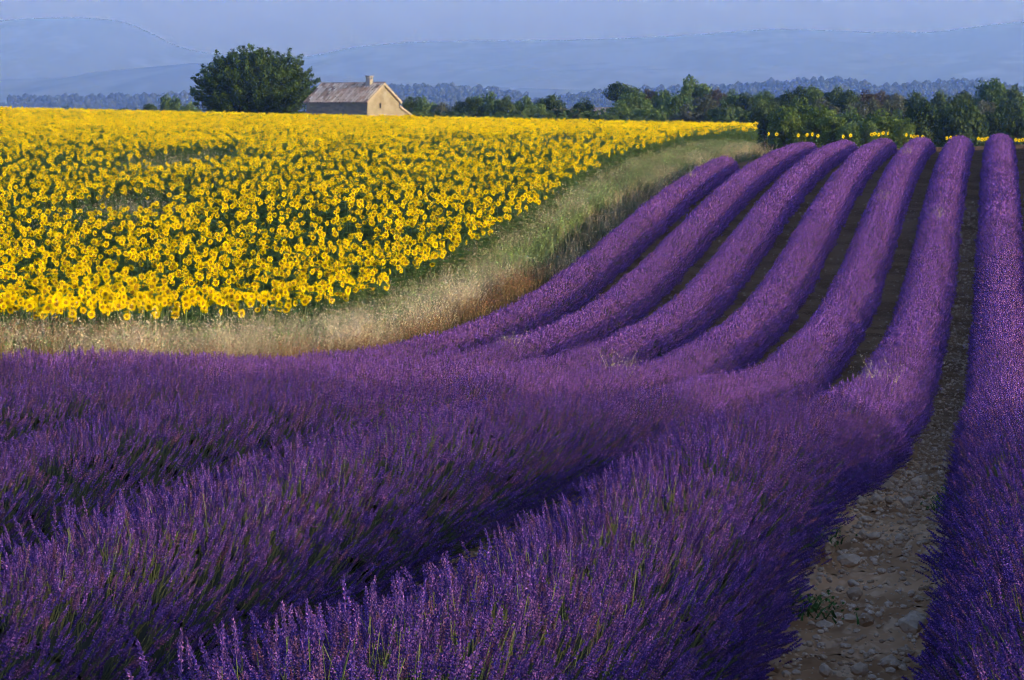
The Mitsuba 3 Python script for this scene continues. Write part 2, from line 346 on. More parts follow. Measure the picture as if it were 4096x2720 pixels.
_U = ['', 'first', 'second', 'third', 'fourth', 'fifth', 'sixth', 'seventh', 'eighth', 'ninth', 'tenth', 'eleventh', 'twelfth', 'thirteenth', 'fourteenth', 'fifteenth', 'sixteenth', 'seventeenth', 'eighteenth', 'nineteenth', 'twentieth']
def ordinal(n):
    if n <= 20: return _U[n]
    t, u = divmod(n, 10)
    return ({3: 'thirtieth', 4: 'fortieth', 5: 'fiftieth', 6: 'sixtieth'} if not u else {2: 'twenty-', 3: 'thirty-', 4: 'forty-', 5: 'fifty-', 6: 'sixty-'})[t] + _U[u]
ORD = ['first', 'second', 'third', 'fourth', 'fifth', 'sixth', 'seventh', 'eighth', 'ninth', 'tenth']
for i, t in enumerate(sorted(BACK)):
    belt_tree(*t, f'{SHP[t[4]]} {COL[t[5]]} tree, {ordinal(i + 1)} of the far belt counted rightwards from the farmhouse')
for i, t in enumerate(FRONT):
    belt_tree(*t, f'{SHP[t[4]]} {COL[t[5]]} tree behind the lavender crest, {ORD[i]} of the near clump from left')
for i, t in enumerate(PINES):
    belt_tree(*t, ('dark rounded pine behind the lavender crest, left of the larger pine', 'largest dark rounded pine close behind the lavender crest')[i], 'pine_tree')
for i, t in enumerate(LEFT):
    belt_tree(*t, f'small {SHP[t[4]]} {COL[t[5]]} tree beyond the sunflowers, {ORD[i]} from the photo\'s left edge')

def thicket():
    rng = np.random.default_rng(29)
    n = 150
    px = rng.uniform(1600, 4300, n); Y = rng.uniform(172, 245, n)
    P = np.array([pix(a, 440, b) for a, b in zip(px, Y)])
    r = rng.uniform(1.2, 2.4, n); z = H(P[:, 0], Y)
    top = pix(2048, 466, 200)[2] - z + rng.uniform(-.6, .5, n) * 1.2
    c = crown(np.random.default_rng(6), 11, 40, .36, .19)
    th = rng.uniform(0, 6.28, n); o = np.zeros(n)
    obj('undergrowth', scatter(c[0], c[1], np.stack([P[:, 0], Y, z], 1), np.stack([np.cos(th), np.sin(th), o], 1) * r[:, None], np.stack([-np.sin(th), np.cos(th), o], 1) * r[:, None], np.stack([o, o, np.maximum(top, 1) / 2], 1)), 'mat_tree_dark', kind='stuff')
    tag('undergrowth', 'dark green undergrowth filling the foot of the tree belt', 'undergrowth')
thicket()

def big_tree():
    rng = np.random.default_rng(8)
    Yt = 200.0
    c = pix(1030, 470, Yt)
    g = float(H(c[0], Yt))
    top = pix(1015, 168, Yt)[2] - g
    half = 285 * Yt / FOCAL
    parts, wood = [], []
    n = 380
    for i in range(n):
        # shoots fan out of several stems and end on a broad flat-bottomed dome
        az = rng.uniform(0, 6.28)
        el = math.asin(rng.uniform(0.02, 1.0) ** 0.85)
        rr = rng.uniform(.4, 1.06) ** .5
        e = np.array([math.cos(az) * math.cos(el) * half * 1.08, math.sin(az) * math.cos(el) * half * .85, 0])
        z = 2.0 + (top - 2.0) * (math.sin(el) ** .8 * .78 + .22 * rng.uniform(.3, 1.0))
        z = min(z, top * rng.uniform(.95, 1.03))
        e = e * rr * (0.90 + .10 * math.sin(el)); e[2] = 1.3 + (z - 1.3) * (rr * .35 + .65)
        s = np.array([rng.normal(0, .6), rng.normal(0, .6), .8])
        k = 170
        t = 1 - rng.random(k) ** 1.5 * .55
        mid = s + (e - s) * .5 + [0, 0, -.4] + unit(e - s) * 0
        p = ((1 - t) ** 2)[:, None] * s + (2 * t * (1 - t))[:, None] * mid + (t ** 2)[:, None] * e
        rad = .62 * np.clip(1.16 - t, .07, 1)[:, None]
        off = rng.normal(size=(k, 3)) * rad * [1, 1, .8]
        parts.append(leaves(p + off, unit(off + [0, 0, .3]), .22, rng))
        if i % 6 == 0:
            tt = np.linspace(0, .85, 6)
            wood.append(tube(((1 - tt) ** 2)[:, None] * s + (2 * tt * (1 - tt))[:, None] * mid + (tt ** 2)[:, None] * e, np.linspace(.10, .02, 6), 5))
    for _ in range(7):
        a = rng.uniform(0, 6.28); r = rng.uniform(.2, 1.0)
        wood.append(tube([(r * .6 * math.cos(a), r * .6 * math.sin(a), -.3), (r * math.cos(a), r * math.sin(a), 1.2), (r * 2.0 * math.cos(a), r * 2.0 * math.sin(a), 3.6)], [.26, .19, .08], 7))
    m = T(M((c[0], Yt, g)).tolist())
    scene['large_tree__crown'] = mikit.ply(cat(parts), 'mat_big_tree', to_world=m)
    scene['large_tree__trunk'] = mikit.ply(cat(wood), 'mat_bark', smooth=True, to_world=m)
    tag('large_tree', 'broad many-stemmed dark green tree standing left of the stone farmhouse', 'tree')
big_tree()

def hill_wood():
    rng = np.random.default_rng(23)
    n = 5600
    Y = rng.uniform(2650, 3260, n)
    X = rng.uniform(-0.47, 0.03, n) * Y
    Z = hill_z(np.stack([Y, X], 1))
    r = rng.uniform(2.2, 5.5, n) * np.where(rng.random(n) < .03, 1.4, 1)
    ico = trimesh.creation.icosphere(subdivisions=1)
    bl = []
    for i, (bx, by, bz, br) in enumerate(((0, 0, 1, 1.0),)):
        w = np.array(ico.vertices)
        keep_f = np.array(ico.faces)[(w[np.array(ico.faces)].mean(1)[:, 2] > -.75)]
        bl.append((w * br * (.75 + .55 * meshkit.noise(w * 2.2 + 5 * i, i))[:, None] + [bx, by, bz], keep_f))
    a = cat(bl)
    th = rng.uniform(0, 6.28, n); o = np.zeros(n)
    mesh = scatter(a[0], a[1], np.stack([X, Y, Z - r * .55], 1), np.stack([np.cos(th), np.sin(th), o], 1) * r[:, None], np.stack([-np.sin(th), np.cos(th), o], 1) * r[:, None], np.stack([o, o, r * rng.uniform(.8, 1.4, n)], 1))
    obj('distant_woodland', mesh, 'mat_hill_wood', kind='stuff')
    tag('distant_woodland', 'blue hazy woodland covering the nearer hills behind the tree belt', 'woodland')
hill_wood()

# ------------------------------------------------------------------ lavender
def spike_template(lod, seed):
    """A flower spike of unit length along z, unit width; (vertices, faces, shade per vertex)."""
    rng = np.random.default_rng(seed)
    V, F, S = [], [], []
    def add(v, f, s):
        F.append(np.asarray(f) + sum(map(len, V))); V.append(np.asarray(v, float)); S.append(np.asarray(s, float))
    if lod <= 1:
        zs = ([0.0, .22, .36, .49, .61, .72, .82, .91], [0.0, .25, .42, .58, .73, .87])[lod]
        nf = ([5, 5, 5, 5, 5, 5, 3, 3], [4, 4, 4, 4, 4, 3])[lod]
        for i, z in enumerate(zs):
            r = ([.42, .45, .5, .52, .48, .42, .34, .22], [.42, .48, .52, .48, .40, .26])[lod][i]
            for k in range(nf[i]):
                a = k * 2 * math.pi / nf[i] + i * .63 + rng.uniform(-.3, .3)
                u, w = np.array([math.cos(a), math.sin(a), 0]), np.array([-math.sin(a), math.cos(a), 0])
                zz = z + rng.uniform(-.02, .02)
                apex = u * r * rng.uniform(.85, 1.3) + [0, 0, zz + .09]
                q = (.17, .22)[lod]
                b = [u * .06 + w * q + [0, 0, zz + .03], u * .06 - w * q + [0, 0, zz + .03], u * .16 + [0, 0, zz + .13]]
                s = rng.choice([0.0, .25, .6, 1.0], p=[.40, .28, .18, .14])
                add(np.vstack([apex] + b), [[0, 2, 1], [0, 1, 3], [0, 3, 2]], [s, s * .4, s * .4, s * .6])
        t = tube([(0, 0, -.1), (0, 0, 1)], [.10, .05], 3)
        add(t[0], t[1], np.zeros(len(t[0])))
    else:
        segs = {2: [(0, .26), (.26, .54), (.52, .80), (.78, 1.03)], 3: [(0, .5), (.45, 1.03)], 4: [(0, 1.03)]}[lod]
        sides = {2: 4, 3: 3, 4: 3}[lod]
        for i, (z0, z1) in enumerate(segs):
            a0 = rng.uniform(0, 6)
            r = {2: [.42, .5, .45, .3], 3: [.5, .42], 4: [.5]}[lod][i]
            ring = [(r * math.cos(a0 + k * 6.2832 / sides), r * math.sin(a0 + k * 6.2832 / sides), z0 + (z1 - z0) * .45) for k in range(sides)]
            v = [(0, 0, z0)] + ring + [(0, 0, z1)]
            f = [[0, 1 + (k + 1) % sides, 1 + k] for k in range(sides)] + [[sides + 1, 1 + k, 1 + (k + 1) % sides] for k in range(sides)]
            add(v, f, [.1] + [rng.choice([.15, .5, .9]) for _ in range(sides)] + [.4])
    return np.vstack(V), np.vstack(F), np.concatenate(S)

CALYX, BLOOM, FADED = np.array([0.064, 0.037, 0.195]), np.array([0.360, 0.142, 0.510]), np.array([0.250, 0.118, 0.195])

def tint(shade, tone, fade):
    c = CALYX + (BLOOM - CALYX) * np.clip(shade, 0, 1)[:, None]
    c = c * (1 - fade[:, None]) + FADED * fade[:, None] * (0.5 + .6 * shade[:, None])
    return np.clip(c * tone[:, None], 0, 1)

W_, H_ = 0.60, 0.72
def spike_axes(n, L, rng):
    """Tips and directions of n spikes over a piece of row of length L along y (centre line x = 0, soil z = 0)."""
    a = rng.uniform(-1, 1, n); a = np.sign(a) * np.abs(a) ** .92 * 1.60
    y = rng.uniform(-L / 2, L / 2, n)
    r = 1 - np.abs(rng.normal(0, .115, n)) + .055 + np.where(rng.random(n) < .06, rng.uniform(0, .07, n), 0)
    lump = .95 + .04 * np.cos(y * 2 * np.pi / .5) + .03 * np.sin(y * 2 * np.pi / .5 + a * 3)
    tip = np.stack([W_ * np.sin(a) * r * lump, y, .04 + (H_ - .04) * np.cos(np.clip(a, -1.55, 1.55)) * r * lump], 1)
    tip[:, 2] = np.maximum(tip[:, 2], .06 + .14 * rng.random(n))
    d = unit(np.stack([np.sin(a) * .82 + rng.normal(0, .17, n), rng.normal(0, .20, n), np.cos(a) * 1.0 + .34 + rng.normal(0, .1, n)], 1))
    return tip, d

def make_clump(name, lod, n, L, seed):
    rng = np.random.default_rng(seed)
    tip, d = spike_axes(n, L, rng)
    ln = rng.uniform(.050, .095, n) * (1.0, 1.0, 1.05, 1.2, 1.4)[lod]
    wd = rng.uniform(.0122, .0165, n) * (1.0, 1.1, 1.35, 1.7, 2.2)[lod]
    org = tip - d * ln[:, None]
    parts, cols, off = [], [], 0
    K = 4
    which = rng.integers(0, K, n)
    for k in range(K):
        V, F, S = spike_template(lod, 10 * seed % 7 + k)
        s = which == k
        a, b = frames(d[s], rng)
        parts.append(scatter(V, F, org[s], a * wd[s][:, None], b * wd[s][:, None], d[s] * ln[s][:, None]))
        tone, fade = np.repeat(rng.uniform(*((.7, 1.3), (.65, 1.35), (.55, 1.5), (.5, 1.6), (.45, 1.65))[lod], s.sum()), len(V)), np.repeat(np.where(rng.random(s.sum()) < .30, rng.uniform(.3, .9, s.sum()), 0), len(V))
        cols.append(tint(np.tile(S, s.sum()), tone, fade))
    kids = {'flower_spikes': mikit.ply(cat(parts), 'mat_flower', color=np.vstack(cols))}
    # stems
    m = rng.random(n) < (.7, .6, .5, .35, .2)[lod]
    o, dd = org[m], d[m]
    end = o - dd * rng.uniform(.16, .34, m.sum())[:, None] - [0, 0, .03]
    end[:, 2] = np.maximum(end[:, 2], .05)
    side = unit(np.cross(dd, [0.3, 1, .2])) * (.0014, .0018, .0026, .004, .006)[lod]
    side2 = np.cross(dd, side)
    q = len(o)
    if lod == 0:
        v = np.stack([o + side, o - side * .5 + side2 * .87, o - side * .5 - side2 * .87, end + side, end - side * .5 + side2 * .87, end - side * .5 - side2 * .87], 1).reshape(-1, 3)
        f = np.array([[0, 1, 4], [0, 4, 3], [1, 2, 5], [1, 5, 4], [2, 0, 3], [2, 3, 5]])
        f = (f[None] + (np.arange(q) * 6)[:, None, None]).reshape(-1, 3)
    else:
        v = np.stack([o + side, o - side, end - side, end + side], 1).reshape(-1, 3)
        f = (np.array([[0, 1, 2], [0, 2, 3]])[None] + (np.arange(q) * 4)[:, None, None]).reshape(-1, 3)
    kids['stems'] = mikit.ply((v, f), 'mat_stem')
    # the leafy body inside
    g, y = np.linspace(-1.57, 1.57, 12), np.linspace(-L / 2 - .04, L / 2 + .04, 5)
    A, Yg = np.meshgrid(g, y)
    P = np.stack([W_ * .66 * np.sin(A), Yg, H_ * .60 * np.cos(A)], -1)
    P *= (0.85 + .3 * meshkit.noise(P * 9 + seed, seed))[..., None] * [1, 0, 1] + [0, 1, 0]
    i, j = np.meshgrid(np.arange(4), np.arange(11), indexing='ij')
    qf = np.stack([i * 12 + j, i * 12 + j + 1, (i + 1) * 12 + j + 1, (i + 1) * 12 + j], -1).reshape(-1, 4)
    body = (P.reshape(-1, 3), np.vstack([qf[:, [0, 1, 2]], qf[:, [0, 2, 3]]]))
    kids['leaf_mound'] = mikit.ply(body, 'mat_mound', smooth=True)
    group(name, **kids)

LODS = [(0, 560, 7), (1, 460, 8), (2, 480, 6), (3, 430, 5), (4, 400, 5)]
CL = 0.5
for lod, n, variants in LODS:
    for v in range(variants):
        make_clump(f'grp_lavender_{lod}_{v}', lod, n, CL + .08, 100 * lod + v + 1)
SPIKE_V = []
for v in range(6):
    V, F, S = spike_template(0, v)
    rg = np.random.default_rng(v)
    ts = tube([(0, 0, -2.4), (.1, 0, -1.2), (0, 0, 0)], [.07, .08, .09], 3)
    VV, FF = cat([(V, F), ts])
    col = np.vstack([tint(S, np.full(len(S), rg.uniform(.9, 1.25)), np.full(len(S), rg.choice([0, .3]))), np.tile([.15, .18, .07], (len(ts[0]), 1))])
    group(f'grp_spike_{v}', flower_spike=mikit.ply((VV, FF), 'mat_flower', color=col))

ROW_LABEL = {-1: 'purple lavender row just outside the right edge, beyond the rightmost row in view',
             0: 'rightmost purple lavender row, running straight down the right edge beside the bare soil path',
             1: 'purple lavender row left of the bare soil path, filling the lower middle of the foreground',
             2: 'second lavender row left of the soil path, crossing the lower left foreground',
             3: 'third lavender row left of the soil path, counted along the crest',
             4: 'fourth lavender row left of the soil path, counted along the crest',
             5: 'second lavender row from the grass bank, longer than the row beside it',
             6: 'leftmost lavender row along the grass bank, ending short of the crest'}
rng = np.random.default_rng(77)
def lavender_row(k):
    key = num('lavender_row')
    Y = max(1.6, (-row_x(k, 0)) / .47 * .56 if k > 0 else 1.6)
    end = {6: 88.5, 5: 106, 4: 107, 3: 107.5, 2: 107, 1: 107, 0: 107, -1: 107}[k]
    i = 0
    while Y < end:
        lod = 0 if Y < 10 else 1 if Y < 22 else 2 if Y < 40 else 3 if Y < 66 else 4
        if k == -1: lod = max(lod, 2)  # row out of view on the right, shades the flank of its visible neighbour
        X = row_x(k, Y) + rng.normal(0, .02)
        z = float(H(X, Y))
        slope = float(H(X, Y + .5) - H(X, Y - .5))
        fin = min(1, .55 + (end - Y) * .45)
        m = M((X, Y, z - .02), math.pi * int(rng.integers(2)), (rng.uniform(.97, 1.10) * fin ** .5 * ((1.13 if k > 1 else 1.05 if k == 1 else .98) if Y < 20 else 1.07), rng.uniform(.98, 1.06), rng.uniform(.92, 1.03) * fin * (1 + .07 * np.clip((Y - 11) / 10, 0, 1))))
        sh = np.eye(4); sh[2, 1] = slope
        c = m[:3, 3].copy(); m[:3, 3] = 0
        m = sh @ m; m[:3, 3] = c
        i += 1
        instance(f'{key}__{i:03d}', f'grp_lavender_{lod}_{rng.integers(LODS[lod][2])}', m)
        Y += CL * rng.uniform(.92, 1.03)
    tag(key, ROW_LABEL[k], 'lavender row', 'lavender rows of the field')
    for part in ('flower_spikes', 'stems', 'leaf_mound'):
        tag(f'{key}__{part}', kind='stuff')
    if k in (0, 1, 2):
        n = 300
        lo = {0: 4.2, 1: 4.2, 2: 7.0}[k]
        tip, d = spike_axes(4000, .01, rng)
        sel = (tip[:, 2] > {0: .52, 1: .50, 2: .48}[k]) & (np.hypot(tip[:, 0] / W_, tip[:, 2] / H_) > .97)
        tip, d = tip[sel][:n], d[sel][:n]
        for p, dd in zip(tip, d):
            Yp = lo + 5.5 * rng.random() ** 1.4
            X = row_x(k, Yp) + p[0] * 1.02
            a, b = frames(dd[None], rng)
            ln, wd = rng.uniform(.065, .10), rng.uniform(.0115, .0155)
            m = np.eye(4)
            m[:3, 0], m[:3, 1], m[:3, 2] = a[0] * wd, b[0] * wd, dd * ln
            m[:3, 3] = [X, Yp, float(H(row_x(k, Yp), Yp)) - .02 + p[2] * 1.02]
            m[:3, 3] -= dd * ln * .6
            instance(num(f'{key}__flower_spike'), f'grp_spike_{rng.integers(6)}', m)
for k in (0, 1, 2, 3, 4, 5, 6, -1):
    lavender_row(k)

# ------------------------------------------------------------------ grass and weeds
def blades(base, h, w, lean, rng, cols, head=None, tone=None):
    """Grass blades: base (n x 3), height h, width w; colours from root to tip cols = (root, middle, tip), each 3 numbers."""
    n = len(base)
    a = rng.uniform(0, 6.28, n)
    side = np.stack([np.cos(a), np.sin(a), np.zeros(n)], 1) * w[:, None]
    ld = np.stack([np.cos(a + 1.2 + rng.normal(0, .6, n)), np.sin(a + 1.2 + rng.normal(0, .6, n)), np.zeros(n)], 1) * (lean * h)[:, None]
    up = np.zeros((n, 3)); up[:, 2] = h
    mid = base + up * .55 + ld * .3
    tip = base + up * .97 + ld
    v = np.stack([base - side, base + side, mid - side * .7, mid + side * .7, tip], 1)
    f = np.array([[0, 1, 3], [0, 3, 2], [2, 3, 4]])
    tn = np.ones(n) if tone is None else tone
    r = (rng.uniform(.75, 1.25, n) * tn)[:, None]
    c = np.stack([cols[0] * r, cols[0] * r, cols[1] * r, cols[1] * r, cols[2] * r], 1)
    V, F, C = v.reshape(-1, 3), (f[None] + (np.arange(n) * 5)[:, None, None]).reshape(-1, 3), c.reshape(-1, 3)
    if head:
        size, hc, per, m = head
        pick = np.nonzero(rng.random(n) < m)[0]
        pts = (mid[pick][:, None] + (tip - mid)[pick][:, None] * rng.uniform(.35, 1.1, (len(pick), per, 1)) + rng.normal(0, size * 1.1, (len(pick), per, 3))).reshape(-1, 3)
        q = leaves(pts, rng.normal(size=pts.shape), size, rng)
        hcol = np.repeat(np.asarray(hc) * rng.uniform(.75, 1.25, (len(pts), 1)) * np.repeat(tn[pick], per)[:, None], 4, axis=0)
        F = np.vstack([F, q[1] + len(V)]); V = np.vstack([V, q[0]]); C = np.vstack([C, hcol])
    return V, F, np.clip(C, 0, 1)

def join3(parts):
    V, F = cat([(p[0], p[1]) for p in parts])
    return V, F, np.vstack([p[2] for p in parts])

def front_edge(X):
    """The near edge of the sunflower field (Y at X)."""
    return np.interp(-X, [13.0, 13.5, 14.2, 15.0, 16.5, 20, 40], [46.0, 41.5, 39.3, 37.5, 35.3, 33.8, 33.5])

def in_field(X, Y):
    edge = -13.1 - .4 * (meshkit.noise(np.stack([Y * .35, Y * 0, Y * 0], -1), 4) - .5) + np.interp(Y, [80, 105, 120], [.0, .3, .9])
    edge = np.minimum(edge, -.101 * Y - .8 * np.abs(meshkit.noise(np.stack([Y * .9, Y * 0, Y * 0], -1), 6) - .2))
    return (X < edge) & (Y > front_edge(X))

def grass_cover():
    rng = np.random.default_rng(41)
    A = lambda *c: np.array(c, float)
    n = 112000
    Y = rng.uniform(19, 112, n) ** 1.0
    u = rng.uniform(.45, 11.5, n)
    X = row_x(6, Y) - u
    m = ~in_field(X + .9, Y - .6) & (X > -.5 * Y - 6)
    X, Y, u = X[m], Y[m], u[m]
    P = np.stack([X, Y, X * 0], -1)
    nz = meshkit.fbm(P * .8, 3, 2)
    nf = meshkit.fbm(P * .25 + 9, 3, 5)
    Z = H(X, Y)
    base = np.stack([X, Y, Z - .03], 1)
    # distance from the field edge, for telling the pale band (at the sunflowers) from the red-brown one (at the lavender)
    e = np.where(X < -13.5, np.maximum(front_edge(X) - Y, 0), X + 13.3)
    near = Y < 56 - 2 * nz
    pale = near & (e > .5 + 1.1 * nz) & (e < np.interp(X, [-16, -15, -14.5, -13.8, -12, -11], [-.6, -.3, .4, 1.5, 1.8, 1.4]) + 1.6 * (nz - .5)) & (e > .5)
    green_edge = near & (e <= .5 + 1.1 * nz)
    brown = near & ~pale & ~green_edge
    bank = ~near
    parts_b, parts_p, parts_w = [], [], []
    ss_ = lambda v, a, b: np.clip((v - a) / (b - a), 0, 1)
    tall = (.45 + 1.1 * meshkit.fbm(P * 2.2 + 3, 3, 8)) * np.where((Y > 60) & (X < -12.0), 1.35, 1.1)
    clump = meshkit.fbm(P * 1.9 + 31, 2, 14)
    tn = np.clip(np.exp(2.6 * (meshkit.fbm(P * 2.6 + 50, 2, 21) - .52)), .4, 1.45)
    k = brown & (rng.random(len(X)) < .9 * ss_(clump, .38, .55) + .12)
    for _ in range(3):
        jb = base[k] + np.c_[rng.normal(0, .10, (k.sum(), 2)), np.zeros(k.sum())]
        parts_b.append(blades(jb, rng.uniform(.55, .90, k.sum()) * tall[k], np.full(k.sum(), .006), .3, rng, (A(.07, .09, .028), A(.16, .125, .05), A(.25, .135, .075)), (.024, (.29, .14, .085), 4, .7), tone=tn[k]))
    k2 = brown & (u < 1.9 + 1.2 * nz) & (rng.random(len(X)) < .8)
    parts_w.append(blades(base[k2], rng.uniform(.45, .80, k2.sum()), np.full(k2.sum(), .009), .3, rng, (A(.07, .10, .025), A(.14, .17, .045), A(.24, .23, .08)), tone=tn[k2]))
    k = pale & (rng.random(len(X)) < ss_(clump, .36, .56) * ss_(nf + .4 * nz, .45, .62) + .10)
    for _ in range(4):
        jb = base[k] + np.c_[rng.normal(0, .12, (k.sum(), 2)), np.zeros(k.sum())]
        parts_p.append(blades(jb, rng.uniform(.75, 1.1, k.sum()) * tall[k], np.full(k.sum(), .005), .35, rng, (A(.16, .15, .07), A(.40, .32, .20), A(.60, .49, .34)), (.024, (.64, .53, .38), 5, .7), tone=tn[k]))
    # the bank: green weeds, pale grass on its top, bare soil with stalks at the foot, widened to darken the shadow strip
    top = bank & (u > .9 + .7 * nf + .9 * np.clip(1 - np.abs(Y - 65) / 14, 0, 1))
    k = top & (nf + .3 * nz > .50) & (clump > .43) & (rng.random(len(X)) < .85)
    for _ in range(2):
        jb = base[k] + np.c_[rng.normal(0, .12, (k.sum(), 2)), np.zeros(k.sum())]
        parts_p.append(blades(jb, rng.uniform(.5, .9, k.sum()), np.full(k.sum(), .007), .35, rng, (A(.20, .20, .09), A(.36, .31, .18), A(.52, .43, .28)), (.026, (.54, .45, .31), 4, .6), tone=tn[k]))
    k = top | green_edge
    k = k & (rng.random(len(X)) < 1.0 - .75 * ss_(clump, .40, .60))
    for _ in range(2):
        jb = base[k] + np.c_[rng.normal(0, .12, (k.sum(), 2)), np.zeros(k.sum())]
        parts_w.append(blades(jb, rng.uniform(.3, .75, k.sum()) * tall[k], np.full(k.sum(), .014), .4, rng, (A(.05, .08, .03), A(.11, .16, .06), A(.21, .26, .12)), (.045, (.15, .21, .09), 4, .6), tone=tn[k]))
    k = bank & ~top & (rng.random(len(X)) < .30)
    parts_w.append(blades(base[k], rng.uniform(.12, .4, k.sum()), np.full(k.sum(), .012), .5, rng, (A(.06, .085, .03), A(.10, .13, .055), A(.16, .19, .09)), (.04, (.10, .14, .07), 3, .6), tone=tn[k]))
    k = bank & ~top & (rng.random(len(X)) < .05)
    for _ in range(5):
        jb = base[k] + np.c_[rng.normal(0, .09, (k.sum(), 2)), np.zeros(k.sum())]
        parts_p.append(blades(jb, rng.uniform(.4, .8, k.sum()), np.full(k.sum(), .005), .35, rng, (A(.25, .22, .11), A(.42, .33, .2), A(.55, .43, .29)), (.024, (.55, .43, .3), 4, .7), tone=tn[k]))
    k = (X > -15.2) & (e > -.3) & (e < .75) & (clump > .40) & (rng.random(len(X)) < .8)
    for _ in range(2):
        jb = base[k] + np.c_[rng.normal(0, .12, (k.sum(), 2)), np.zeros(k.sum())]
        parts_p.append(blades(jb, rng.uniform(.7, 1.15, k.sum()), np.full(k.sum(), .005), .3, rng, (A(.16, .17, .07), A(.34, .31, .17), A(.50, .43, .28)), (.026, (.54, .46, .32), 4, .6), tone=tn[k]))
    k = (e > -.5) & (e < 1.0) & (rng.random(len(X)) < .8)
    parts_w.append(blades(base[k], rng.uniform(.45, .95, k.sum()), np.full(k.sum(), .018), .35, rng, (A(.08, .12, .035), A(.17, .24, .07), A(.26, .33, .12)), (.06, (.19, .27, .09), 3, .7), tone=tn[k]))
    # thin pale patches inside the sunflower field
    for (cx, cy, rx, ry, cnt) in ((-29.5, 77, 3.0, 6, 500), (-26.0, 63, 2.2, 3.5, 450), (-17.5, 92, 1.6, 5, 300), (-24, 100, 4, 5, 200)):
        q = rng.normal(size=(cnt, 2)) * [rx * .5, ry * .5] + [cx, cy]
        for _ in range(3):
            jb = np.c_[q + rng.normal(0, .15, q.shape), H(q[:, 0], q[:, 1])]
            parts_p.append(blades(jb, rng.uniform(.9, 1.45, cnt), np.full(cnt, .006), .3, rng, (A(.2, .2, .1), A(.36, .33, .2), A(.50, .43, .3)), (.03, (.52, .45, .33), 5, .7)))
    for key, parts, lab in (('brown_grass', parts_b, 'low red-brown grass in seed between lavender and sunflowers'), ('dry_grass', parts_p, 'tall pale straw-coloured wild oats along the edge of the sunflower field'),
                            ('green_weeds', parts_w, 'green weeds on the bank between sunflowers and the leftmost lavender row')):
        V, F, C = join3(parts)
        obj(key, (V, F), 'mat_grass', color=C, kind='stuff')
        tag(key, lab, 'grass' if 'grass' in key else 'weeds')
grass_cover()

def px_on_row(k, px, hh=.7):
    Ys = np.linspace(20, 106, 800)
    X = row_x(k, Ys)
    v = np.stack([X, Ys, H(X, Ys) + hh], 1) - CAM
    return float(Ys[np.argmin(np.abs(2048 + FOCAL * (v @ RIGHT) / (v @ FWD) - px))])

A3 = lambda *c: np.array(c, float)
TUFTS = [(2, 3626, 'straw tuft sticking out of the lavender near the crest'), (2, 3538, 'pale wild grass tuft on top of the second row left of the path'), (1, 3755, 'straw-coloured stalks in the upper part of the row left of the path'),
         (3, 2490, 'small whitish tuft low on the third row left of the path'), (5, 2040, 'yellowish grass tuft at the bend of the second row from the bank'), (6, 2765, 'pale pink-white stalk on the upper leftmost lavender row'), (1, 3500, 'white dry tuft at the bend of the row left of the path')]
rng = np.random.default_rng(91)
for k, px, lab in TUFTS:
    Yt = px_on_row(k, px)
    X = row_x(k, Yt)
    n = 26
    b = np.c_[X + rng.normal(0, .12, n), Yt + rng.normal(0, .14, n), np.full(n, H(X, Yt) + .40)]
    V, F, C = blades(b, rng.uniform(.30, .62, n), np.full(n, .005), .4, rng, (A3(.3, .27, .14), A3(.5, .42, .26), A3(.62, .52, .36)), (.02, (.62, .54, .40), 5, .8))
    key = num('wild_grass_tuft')
    obj(key, (V, F), 'mat_grass', color=C)
    tag(key, lab, 'grass tuft', 'stray grass tufts in the lavender')

WEEDS = [(11.6, -.35, 'low green weed at the left side of the stony path, nearest of all'), (9.4, -.18, 'broad green weed patch across the near left of the path'), (13.6, .30, 'green weed against the right row midway up the stony path'), (16.0, -.42, 'small green weed under the left row farther up the path'), (7.1, .1, 'tiny green weed in the middle of the path at the bottom'), (15.0, .35, 'flat green weeds by the right row where the path narrows')]
for Yw, off, lab in WEEDS:
    X = row_x(.5, Yw) + off
    n = 46
    b = np.c_[X + rng.normal(0, .07, n), Yw + rng.normal(0, .10, n), np.full(n, H(X, Yw) + .05)]
    V, F, C = blades(b, rng.uniform(.03, .09, n), np.full(n, .006), 1.3, rng, (A3(.04, .08, .025), A3(.06, .13, .035), A3(.09, .17, .05)), (.018, (.07, .14, .04), 3, .8))
    key = num('path_weed')
    obj(key, (V, F), 'mat_grass', color=C)
    tag(key, lab, 'weed', 'weeds on the stony path')

